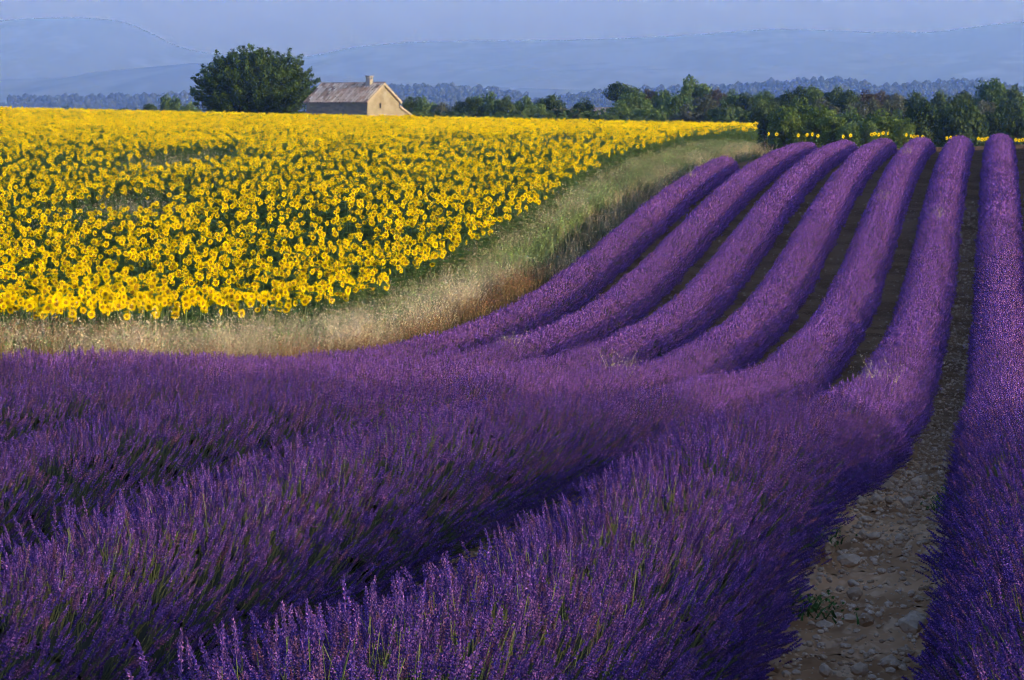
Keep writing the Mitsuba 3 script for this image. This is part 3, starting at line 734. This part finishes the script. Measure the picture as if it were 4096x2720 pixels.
# ------------------------------------------------------------------ sunflowers
def head_meshes(rng, n1, n2, cupped=.0):
    """Petals, disc and bracts of a flower head of unit petal radius, facing +z."""
    pet = []
    for n, r0, r1, w, z, sh in ((n1, .40, 1.0, .15, .02, 0), (n2, .38, .86, .13, .06, .5)):
        for k in range(n):
            a = (k + sh + rng.uniform(-.25, .25)) * 2 * np.pi / n
            u, t = np.array([math.cos(a), math.sin(a), 0]), np.array([-math.sin(a), math.cos(a), 0])
            rr = r1 * rng.uniform(.86, 1.06); zt = z + rng.uniform(-.16, .16) + cupped
            v = [u * r0 - t * w * .6 + [0, 0, z], u * r0 + t * w * .6 + [0, 0, z], u * (r0 + .55 * (rr - r0)) + t * w + [0, 0, z + .07 + .4 * zt], u * (r0 + .55 * (rr - r0)) - t * w + [0, 0, z + .07 + .4 * zt], u * rr + [0, 0, zt]]
            pet.append((np.array(v), np.array([[0, 1, 2], [0, 2, 3], [3, 2, 4]])))
    g = np.linspace(0, 2 * np.pi, 13)[:-1]
    ring = lambda r, z: np.stack([r * np.cos(g), r * np.sin(g), g * 0 + z], 1)
    dv = np.vstack([ring(.40, .02), ring(.31, .11), ring(.14, .08), [[0, 0, .05]]])
    i = np.arange(12); j = (i + 1) % 12
    df = np.vstack([np.stack([i, j, j + 12], 1), np.stack([i, j + 12, i + 12], 1), np.stack([i + 12, j + 12, j + 24], 1), np.stack([i + 12, j + 24, i + 24], 1), np.stack([i + 24, j + 24, i * 0 + 36], 1)])
    bv = np.vstack([ring(.52, -.02), ring(.40, -.14), [[0, 0, -.22]]])
    bf = np.vstack([np.stack([j, i, i + 12], 1), np.stack([j, i + 12, j + 12], 1), np.stack([j + 12, i + 12, i * 0 + 24], 1)])
    return cat(pet), (dv, df), (bv, bf)

LEAF_V = np.array([[0, 0, 0], [.28, .34, .05], [0, .36, -.02], [-.28, .34, .05], [.20, .68, .0], [0, .72, -.06], [-.20, .68, .0], [0, 1.0, -.20]])
LEAF_F = np.array([[0, 1, 2], [0, 2, 3], [2, 1, 4], [2, 4, 5], [3, 2, 5], [3, 5, 6], [5, 4, 7], [6, 5, 7]])

def head_frame(face, tiltdn, roll=0.0):
    d = np.stack([np.cos(tiltdn) * np.cos(face), np.cos(tiltdn) * np.sin(face), -np.sin(tiltdn)], -1)
    a = unit(np.cross([0, 0, 1.0], d))
    return a, np.cross(d, a), d

FACE = math.radians(-50)          # the heads look towards the morning sun and the near corner of the field

def plant_variant(rng):
    """A sunflower 1 m tall, its head looking along +x; returns the meshes of its parts."""
    hook = np.array([.085, 0, -.02])
    s = tube([(0, 0, 0), (.01, .006, .45), (-.004, 0, .88), (.03, 0, .985), (.06, 0, .99)], [.012, .011, .009, .008, .008], 5)
    lv = []
    for k in range(7):
        z = .16 + .105 * k + rng.uniform(-.03, .03)
        a = k * 2.4 + rng.uniform(-.4, .4)
        L = (.31 if k < 5 else .22) * rng.uniform(.85, 1.15)
        o = np.array([[0, 0, z]])
        ey = np.array([[math.cos(a), math.sin(a), rng.uniform(-.1, .45)]]); ey = unit(ey)
        ex = unit(np.cross(ey, [[0, 0, 1.0]])); ez = np.cross(ex, ey)
        lv.append(scatter(LEAF_V, LEAF_F, o + ey * .02, ex * L, ey * L, ez * L))
    return s, lv

def sunflowers():
    rng = np.random.default_rng(61)
    heads = [head_meshes(np.random.default_rng(i), 19, 15, c) for i, c in enumerate((0, .06, -.08, .0))]
    plants = [plant_variant(np.random.default_rng(50 + i)) for i in range(4)]
    for i, (p, d, b) in enumerate(heads):
        group(f'grp_petals_{i}', petals=mikit.ply(p, 'mat_petal'))
        group(f'grp_disc_{i}', disc=mikit.ply(d, 'mat_disc', smooth=True))
        group(f'grp_bracts_{i}', bracts=mikit.ply(b, 'mat_sun_stem', smooth=True))
    for i, (s, lv) in enumerate(plants):
        group(f'grp_sun_stem_{i}', stem=mikit.ply(s, 'mat_sun_stem', smooth=True))
        for j, l in enumerate(lv):
            group(f'grp_sun_leaf_{i}_{j}', leaf=mikit.ply(l, 'mat_sun_leaf'))
    # where the plants stand: rows along the field with gaps
    xs = np.arange(-12.2, -90, -.32)
    pts = []
    for r, x in enumerate(xs):
        y = np.arange(32.5, 152.0, .33) + rng.uniform(-.2, .2)
        pts.append(np.stack([x + rng.normal(0, .10, len(y)), y + rng.normal(0, .10, len(y))], 1))
    P = np.vstack(pts)
    X, Y = P[:, 0], P[:, 1]
    vis = in_field(X, Y) & (X > -.475 * Y - 4.0)
    X, Y = X[vis], Y[vis]
    q = np.stack([X, Y * .6, X * 0], -1)
    gap = meshkit.fbm(q * .33, 3, 9)
    thin = np.interp(Y, [37, 42, 50, 85, 105, 150], [.0, .005, .10, .12, .12, .10])
    keep = rng.random(len(X)) > np.clip((gap - .5) * 3.2, 0, 1) * .62 * (thin > 0.03) + thin * .45
    for (cx, cy, rx, ry) in ((-29.5, 77, 3.0, 6), (-26.0, 63, 2.2, 3.5), (-17.5, 92, 1.4, 5)):
        keep &= ((X - cx) / rx) ** 2 + ((Y - cy) / ry) ** 2 > rng.uniform(.3, 1.1, len(X))
    leafy_only = ~keep & (rng.random(len(X)) < .9)
    Xl, Yl = X[leafy_only], Y[leafy_only]
    X, Y = X[keep], Y[keep]
    n = len(X)
    ht = (1.10 + .30 * rng.random(n) + .15 * (meshkit.fbm(np.stack([X, Y, X * 0], -1) * .4, 2, 3) - .5)) * np.interp(Y, [40, 60, 100, 150], [1.0, 1.1, 1.2, 1.3])
    Z = H(X, Y)
    face = FACE + rng.normal(0, .42, n) + np.where(rng.random(n) < .06, rng.uniform(-1.5, 1.5, n), 0)
    tilt = rng.normal(.10, .26, n) + np.where(rng.random(n) < .07, rng.uniform(.3, .9, n), 0)
    rad = rng.uniform(.076, .106, n)
    order = np.argsort(Y + .15 * np.abs(X + 13))
    v = np.stack([X, Y, Z + ht], 1) - CAM
    inframe = (2048 + FOCAL * (v @ RIGHT) / (v @ FWD)) > -20
    near = [i for i in order if inframe[i]][:262]
    lab = 'tall yellow sunflower with brown disc at the near edge of the sunflower field'
    for i in near:
        key = num('sunflower')
        a, b, d = head_frame(face[i], tilt[i])
        hv, pv = int(rng.integers(4)), int(rng.integers(4))
        mp = M((X[i], Y[i], Z[i] - .02), face[i], (ht[i],) * 3)
        instance(key + '__stem', f'grp_sun_stem_{pv}', mp)
        for j in range(7):
            instance(num(key + '__leaf'), f'grp_sun_leaf_{pv}_{j}', mp)
        m = np.eye(4)
        th = rng.uniform(0, 6.28)
        a2, b2 = a * math.cos(th) + b * math.sin(th), b * math.cos(th) - a * math.sin(th)
        m[:3, 0], m[:3, 1], m[:3, 2] = a2 * rad[i], b2 * rad[i], d * rad[i]
        m[:3, 3] = [X[i], Y[i], Z[i] - .02 + ht[i] * .985]
        m[:3, 3] += d * (ht[i] * .05 + rad[i] * .1)
        for part in ('petals', 'disc', 'bracts'):
            instance(f'{key}__{part}', f'grp_{part}_{hv}', m)
        tag(key, lab, 'sunflower', 'sunflowers at the near edge of the field')
    rest = np.setdiff1d(np.arange(n), near)
    P4, D4, B4, L4, S4 = [], [], [], [], []
    lo_heads = [head_meshes(np.random.default_rng(i + 20), 11, 8, c) for i, c in enumerate((0, .06, -.08))]
    a, b, d = head_frame(face, tilt)
    org = np.stack([X, Y, Z + ht * .985], 1) + d * (ht * .05)[:, None]
    var = rng.integers(0, 3, n)
    pv, pf = [], []
    for q in range(11):
        c0, c1, w0 = q * 2 * np.pi / 11, (q + .5) * 2 * np.pi / 11, .34
        pf.append([len(pv), len(pv) + 1, len(pv) + 2])
        pv += [[w0 * math.cos(c0 - .1), w0 * math.sin(c0 - .1), .02], [w0 * math.cos(c0 + .67), w0 * math.sin(c0 + .67), .02], [math.cos(c1), math.sin(c1), .04 + .12 * math.cos(q * 2.3)]]
    hx = np.arange(7) * 2 * np.pi / 7
    tiny = ((np.array(pv), np.array(pf)), (np.vstack([np.stack([.42 * np.cos(hx), .42 * np.sin(hx), hx * 0 + .03], 1), [[0, 0, .10]]]), np.stack([np.arange(7), (np.arange(7) + 1) % 7, np.full(7, 7)], 1)), None)
    for k in range(4):
        far = Y[rest] > 66
        s = rest[far] if k == 3 else rest[(var[rest] == k) & ~far]
        for dst, mesh in zip((P4, D4, B4), tiny if k == 3 else lo_heads[k]):
            if mesh is None: continue
            sc = rad[s][:, None] * ((1.14 if k == 3 else 1.06) if dst is P4 else 1.0)
            dst.append(scatter(*mesh, org[s], a[s] * sc, b[s] * sc, d[s] * sc))
    # foliage of the rest and of the plants without an open flower
    Xa, Ya = np.r_[X[rest], Xl], np.r_[Y[rest], Yl]
    ha = np.r_[ht[rest], rng.uniform(.95, 1.25, len(Xl)) * np.interp(Yl, [40, 100], [1, 1.15])]
    za = H(Xa, Ya)
    m = len(Xa)
    for k in range(6):
        zf = .36 + .11 * k + rng.uniform(-.05, .05, m)
        an = k * 2.4 + rng.uniform(0, 6.28, m)
        ey = unit(np.stack([np.cos(an), np.sin(an), rng.uniform(-.2, .5, m)], 1)); ex = unit(np.cross(ey, [0, 0, 1.0])); ez = np.cross(ex, ey)
        L = (.27 * rng.uniform(.8, 1.3, m))[:, None]
        o = np.stack([Xa, Ya, za + ha * zf], 1)
        q = np.nonzero((Ya < 66) | (k > 1))[0]
        o, ex, ey, ez, L = o[q], ex[q], ey[q], ez[q], L[q]
        L4.append(scatter(np.array([[0, 0, 0], [.32, .45, .04], [0, 1, -.2], [-.32, .45, .04]]), np.array([[0, 1, 2], [0, 2, 3]]), o, ex * L, ey * L, ez * L))
    V, F = tube([(0, 0, 0), (0, 0, 1)], [.014, .011], 3)
    o = np.zeros(m)
    S4.append(scatter(V, F, np.stack([Xa, Ya, za], 1), np.stack([o + 1, o, o], 1), np.stack([o, o + 1, o], 1), np.stack([o, o, ha * .97], 1)))
    for part, parts, mat in (('petals', P4, 'mat_petal'), ('disc', D4, 'mat_disc'), ('bracts', B4, 'mat_sun_stem'), ('leaves', L4, 'mat_sun_leaf'), ('stems', S4, 'mat_sun_stem')):
        obj(f'sunflower_field__{part}', cat(parts), mat, kind='stuff')
    tag('sunflower_field', 'dense yellow sunflowers covering the slope behind its front rows', 'sunflowers', kind='stuff')
    # the strip that shows just over the lavender crest
    strip = [3070, 3105, 3190, 3225, 3245, 3270, 3370, 3400, 3486, 3498, 3512, 3530, 3548, 3622, 3640, 3655, 3668, 3690, 3786, 3800, 3815, 3826, 3912, 3926, 3938, 3950, 3966, 4062, 4075, 4090]
    for px in strip:
        py = np.interp(px, [3070, 3250, 3400, 3520, 3660, 3800, 3940, 4090], [532, 541, 543, 534, 542, 548, 555, 560]) + rng.uniform(-4, 5)
        Yp = rng.uniform(114, 122)
        c = pix(px, py, Yp)
        g = float(H(c[0], Yp))
        h = max(c[2] - g, .5)
        key = num('sunflower')
        pv, hv = int(rng.integers(4)), int(rng.integers(4))
        f = FACE + rng.normal(0, .3)
        instance(key + '__stem', f'grp_sun_stem_{pv}', M((c[0], Yp, g), f, (h,) * 3))
        for j in range(3, 7):
            instance(num(key + '__leaf'), f'grp_sun_leaf_{pv}_{j}', M((c[0], Yp, g), f, (h,) * 3))
        a, b, d = head_frame(np.float64(f), np.float64(.1))
        m = np.eye(4); m[:3, 0], m[:3, 1], m[:3, 2] = a * .115, b * .115, d * .115
        m[:3, 3] = c + d * h * .06
        for part in ('petals', 'disc', 'bracts'):
            instance(f'{key}__{part}', f'grp_{part}_{hv}', m)
        tag(key, 'small yellow sunflower showing just above the lavender crest before the dark trees', 'sunflower', 'sunflowers behind the lavender crest')
sunflowers()

# ------------------------------------------------------------------ farmhouse
def plaster(p, n, uv):
    a = FB(p.x * 1.6, p.y * 1.6, p.z * 1.6, 4)
    b = FB(p.x * 9.0, p.y * 9.0, p.z * 9.0, 3)
    c = mix([0.305, 0.248, 0.180], [0.385, 0.325, 0.245], ss(0.3, 0.7, a))
    return c * (0.86 + 0.28 * b)
scene['mat_plaster'] = {'type': 'bumpmap', 'arbitrary': mikit.proc(lambda p, n, uv: FB(p.x * 14.0, p.y * 14.0, p.z * 14.0, 3), 0.01), 'scale': 0.03, 'bsdf': two({'type': 'diffuse', 'reflectance': mikit.proc(plaster)})}
scene['mat_mortar'] = diffuse(rgb(0.34, 0.28, 0.215))
STONES = [(0.30, 0.24, 0.185), (0.25, 0.205, 0.165), (0.36, 0.29, 0.21), (0.22, 0.19, 0.16), (0.33, 0.25, 0.18)]
for i, c in enumerate(STONES):
    scene[f'mat_wall_stone_{i}'] = diffuse(rgb(*c))
TILES = [(0.50, 0.33, 0.24), (0.58, 0.44, 0.35), (0.66, 0.55, 0.45), (0.40, 0.27, 0.21), (0.74, 0.66, 0.57), (0.24, 0.17, 0.14)]
scene['mat_roof_bed_shade'] = diffuse(rgb(0.035, 0.026, 0.022))  # near-black, the shade in the gaps between tiles is put into its colour
for i, c in enumerate(TILES):
    scene[f'mat_tile_{i}'] = diffuse(rgb(*c))
scene['mat_verge'] = diffuse(rgb(0.42, 0.335, 0.25))
scene['mat_chimney'] = diffuse(mikit.proc(lambda p, n, uv: mix([0.36, 0.31, 0.26], [0.44, 0.39, 0.33], FB(p.x * 5.0, p.y * 5.0, p.z * 5.0, 3))))
scene['mat_unlit_inside'] = diffuse(rgb(0.03, 0.026, 0.022))

def farmhouse():
    rng = np.random.default_rng(12)
    Yc = 190.0
    corner = pix(1469, 402, Yc)                      # eaves corner between the long wall and the gable
    g = float(H(corner[0], Yc)) - .15
    eave = corner[2] - g - 0.0
    th = math.radians(50)                            # the gable turned this far from the picture plane
    view = unit((corner - CAM)[:2])
    right = np.array([view[1], -view[0]])
    # local axes: u along the gable (away from the corner, into depth), v along the long wall (to the left)
    u = math.cos(th) * right + math.sin(th) * view
    v = -math.sin(th) * right + math.cos(th) * view
    ppm = FOCAL / np.linalg.norm((corner - CAM)[:2]) 
    Wd = 2 * 64 / ppm / math.cos(th)
    Ln = 247 / ppm / math.sin(th)
    rise = 69 / ppm
    R = np.eye(4); R[:2, 0], R[:2, 1], R[:3, 3] = u, v, [corner[0], corner[1], g]
    Mt = T(R.tolist())
    K = 'farmhouse'
    def part(key, mesh, mat, smooth=False):
        scene[key] = mikit.ply(mesh, mat, smooth=smooth, to_world=Mt)
    t = .45
    # gable wall with the lean-to end in one plane: outline in (u, z), with the slit window
    from shapely.geometry import Polygon, box as sbox
    lean = Wd + 1.08 / 1.0 * (30 * 1.735 + 9) / ppm / math.cos(th) / 1.08
    zl0, zl1 = (440 - 428) / ppm + EYE - g, (440 - 474) / ppm + EYE - g
    def wallpoly(poly, y0, y1):
        m = trimesh.creation.extrude_polygon(poly, y1 - y0, engine='earcut')
        w = np.array(m.vertices)
        return np.stack([w[:, 0], y0 + w[:, 2], w[:, 1]], 1), np.array(m.faces)[:, ::-1]
    slit_u = 22 * 1.0 / ppm / math.cos(th) * 1.735 * .62 + 1.0
    zs = (440 - 420) / ppm + EYE - g
    slit_u = (1520 - 1469) / ppm / math.cos(th)
    gable = Polygon([(0, -.3), (Wd, -.3), (Wd, eave), (Wd / 2, eave + rise), (0, eave)]).difference(sbox(slit_u - .11, zs - .28, slit_u + .11, zs + .16))
    part(f'{K}__gable_wall', wallpoly(gable, -.02, t), 'mat_plaster')
    part(f'{K}__gable_wall__slit_window', wallpoly(sbox(slit_u - .12, zs - .3, slit_u + .12, zs + .18), t - .2, t - .15), 'mat_unlit_inside')  # dark sheet painted for the unlit inside behind the slit
    part(f'{K}__back_gable_wall', wallpoly(Polygon([(0, -.3), (Wd, -.3), (Wd, eave), (Wd / 2, eave + rise), (0, eave)]), Ln - t, Ln), 'mat_mortar')
    part(f'{K}__long_wall', box((.03, t + .003, -.3), (t, Ln - t - .003, eave)), 'mat_mortar')
    part(f'{K}__far_wall', box((Wd - t, t + .003, -.3), (Wd - .03, Ln - t - .003, eave)), 'mat_mortar')
    part(f'{K}__lean_to_wall', wallpoly(Polygon([(Wd + .003, -.3), (lean, -.3), (lean, zl1), (Wd + .003, zl0)]), .0, Ln - .4), 'mat_plaster')
    # stones of the long wall
    z = -.1 + max(0, 0)
    courses = 17
    ch = (eave - .18 - .25) / courses
    for c in range(courses):
        y = 0.0
        while y < Ln - .12:
            w = rng.uniform(.26, .52)
            w = min(w, Ln - y)
            hh = ch * rng.uniform(.82, .97)
            z0 = .25 + c * ch + rng.uniform(0, .03)
            mk = trimesh.creation.box((.09, w * .93, hh)); vv = np.array(mk.vertices)
            vv += rng.normal(0, .014, vv.shape)
            vv += [.03 + rng.uniform(-.025, .0), y + w / 2, z0 + hh / 2]
            if used.get(f'{K}__long_wall__stone', 0) < 300:
                part(num(f'{K}__long_wall__stone'), (vv, np.array(mk.faces)), f'mat_wall_stone_{rng.integers(5)}')
            y += w
    # roof: boards under the tiles, then rows of canal tiles
    ov, pr = .28, math.atan2(rise, Wd / 2)
    sl = math.hypot(Wd / 2, rise) + ov
    def roof_frame(side):
        d = np.array([-math.cos(pr), 0, -math.sin(pr)]) if side == 0 else np.array([math.cos(pr), 0, -math.sin(pr)])
        nrm = np.array([-math.sin(pr), 0, math.cos(pr)]) if side == 0 else np.array([math.sin(pr), 0, math.cos(pr)])
        return np.array([Wd / 2, 0, eave + rise]), d, nrm
    def slab(o, d, nrm, s0, s1, y0, y1, n0, n1):
        c = [o + d * s + np.array([0, y, 0]) + nrm * q for s in (s0, s1) for y in (y0, y1) for q in (n0, n1)]
        m = trimesh.convex.convex_hull(np.array(c))
        return np.array(m.vertices), np.array(m.faces)
    y0, y1 = -.16, Ln + .16
    tile_l, pitch = .46, (y1 - y0) / 23
    ang = np.linspace(-1.45, 1.45, 6)
    def tile_mesh(o, d, nrm, s, y, r, sag):
        lo, hi = o + d * s, o + d * (s + tile_l + .07)
        rows = []
        for q, (c0, rr, lift) in enumerate(((lo, r * .88, .03), (hi, r, .055))):
            rows.append(np.stack([c0 + np.array([0, y + rr * math.sin(a), 0]) + nrm * (lift + sag + rr * (math.cos(a) - .15)) for a in ang]))
        top = np.vstack(rows)
        inn = top - nrm * .022
        vv = np.vstack([top, inn])
        f = []
        for k in range(5):
            f += [[k, k + 1, k + 7], [k, k + 7, k + 6], [12 + k, 12 + k + 7, 12 + k + 1], [12 + k, 12 + k + 6, 12 + k + 7], [6 + k, 7 + k, 19 + k], [6 + k, 19 + k, 18 + k]]
        return vv, np.array(f)
    part(f'{K}__roof', cat([slab(*roof_frame(0), .02, sl, y0, y1, -.10, -.02), slab(*roof_frame(1), .02, sl, y0, y1, -.10, -.02)]), 'mat_roof_bed_shade')
    rows = int(math.ceil(sl / tile_l))
    for side in (0, 1):
        o, d, nrm = roof_frame(side)
        back = []
        for i in range(23):
            y = y0 + (i + .5) * pitch
            hue = rng.choice(6, p=[.20, .24, .22, .10, .20, .04])
            for r in range(rows):
                s = sl - (r + 1) * tile_l + .02
                mesh = tile_mesh(o, d, nrm, max(s, -.02), y + rng.normal(0, .012), pitch * .31, rng.uniform(-.008, .012))
                if side == 0:
                    part(num(f'{K}__roof__tile'), mesh, f'mat_tile_{hue if rng.random() < .55 else rng.choice(6, p=[.22, .24, .2, .12, .14, .08])}')
                else:
                    back.append(mesh)
        if side == 1:
            part(f'{K}__roof__back_tile', cat(back), 'mat_tile_0'); tag(f'{K}__roof__back_tile', kind='stuff')
    for i in range(12):
        L_ = (y1 - y0) / 12
        gg = np.linspace(-1.5, 1.5, 7)
        ringv = [np.stack([Wd / 2 + r_ * np.sin(gg), gg * 0 + yy, eave + rise + .02 + r_ * np.cos(gg) * .8], 1) for yy, r_ in ((y0 + i * L_ - .03, .135), (y0 + (i + 1) * L_, .115))]
        v4 = np.vstack(ringv); f4 = [[k, k + 7, k + 8] for k in range(6)] + [[k, k + 8, k + 1] for k in range(6)]
        part(num(f'{K}__roof__ridge_tile'), (v4, np.array(f4)), f'mat_tile_{rng.integers(4)}')
    # pale verge along the gable rakes, eaves band of small tiles
    for side in (0, 1):
        o, d, nrm = roof_frame(side)
        part(num(f'{K}__verge'), slab(o, d, nrm, 0.0, sl + .02, y0 - .06, y0 + .05, -.16, .07), 'mat_verge')
    eb = []
    for i in range(34):
        y = y0 + (i + .5) * (y1 - y0) / 34
        gg = np.linspace(0, np.pi, 6)
        cy, cz = y + .085 * np.cos(gg), eave - .16 + .075 * np.sin(gg)
        v5 = np.vstack([np.stack([gg * 0 - .20, cy, cz], 1), np.stack([gg * 0 + .06, cy, cz], 1)])
        eb.append((v5, np.array([[k, k + 6, k + 7] for k in range(5)] + [[k, k + 7, k + 1] for k in range(5)])))
    part(f'{K}__eaves_band', cat(eb + [box((-.215, y0 + .02, eave - .24), (.02, y1 - .02, eave - .165))]), 'mat_tile_1')
    # lean-to roof
    sl_d = unit(np.array([lean - Wd, 0, zl1 - zl0])); sl_n = np.array([-sl_d[2], 0, sl_d[0]])
    Ls = math.hypot(lean - Wd, zl1 - zl0) + .35
    o2 = np.array([Wd, 0, zl0 + .06])
    part(f'{K}__lean_to_roof', slab(o2, sl_d, sl_n, 0, Ls, -.1, Ln - .3, -.04, .04), 'mat_tile_1')
    part(f'{K}__lean_to_roof__verge', slab(o2, sl_d, sl_n, -.02, Ls + .02, -.16, -.1, -.10, .10), 'mat_verge')
    lt = []
    for i in range(20):
        for r in range(int(Ls / tile_l)):
            lt.append(tile_mesh(o2, sl_d, sl_n, r * tile_l, .1 + i * (Ln - .6) / 20, .12, 0))
    part(f'{K}__lean_to_roof__tile', cat(lt), 'mat_tile_2'); tag(f'{K}__lean_to_roof__tile', kind='stuff')
    # chimney near the gable end, on the visible slope just under the ridge
    cu, cv, hw = Wd / 2 - .34, 1.35, .23
    zb, zt = eave + rise * .62, eave + rise + 1.02 * (19 / ppm) + .0
    zt = (440 - 327) / ppm + EYE - g + .12
    part(f'{K}__chimney', cat([box((cu - hw, cv - hw, zb), (cu + hw, cv + hw, zt)), box((cu - hw - .05, cv - hw - .05, zt + .002), (cu + hw + .05, cv + hw + .05, zt + .07))]), 'mat_chimney')
    for a in (-1, 1):
        for b in (-1, 1):
            part(num(f'{K}__chimney__post'), box((cu + a * (hw - .07) - .06, cv + b * (hw - .07) - .06, zt + .073), (cu + a * (hw - .07) + .06, cv + b * (hw - .07) + .06, zt + .33)), 'mat_chimney')
    part(f'{K}__chimney__cap', box((cu - hw - .08, cv - hw - .08, zt + .333), (cu + hw + .08, cv + hw + .08, zt + .43)), 'mat_chimney')
    tag(K, 'small stone farmhouse with tiled roof and chimney standing beyond the sunflower field', 'farmhouse')
    tag(f'{K}__gable_wall', 'sunlit plastered gable wall')
    tag(f'{K}__long_wall', 'shaded rubble stone long wall')
farmhouse()

# ------------------------------------------------------------------ haze
scene['haze'] = {'type': 'cube', 'to_world': T().translate([0, 9600, 300]).scale([30500, 12500, 490]), 'bsdf': {'type': 'null'}, 'interior': ref('haze_air')}
labels['haze'] = {'label': 'pale blue morning haze filling the valley', 'category': 'haze', 'kind': 'stuff'}
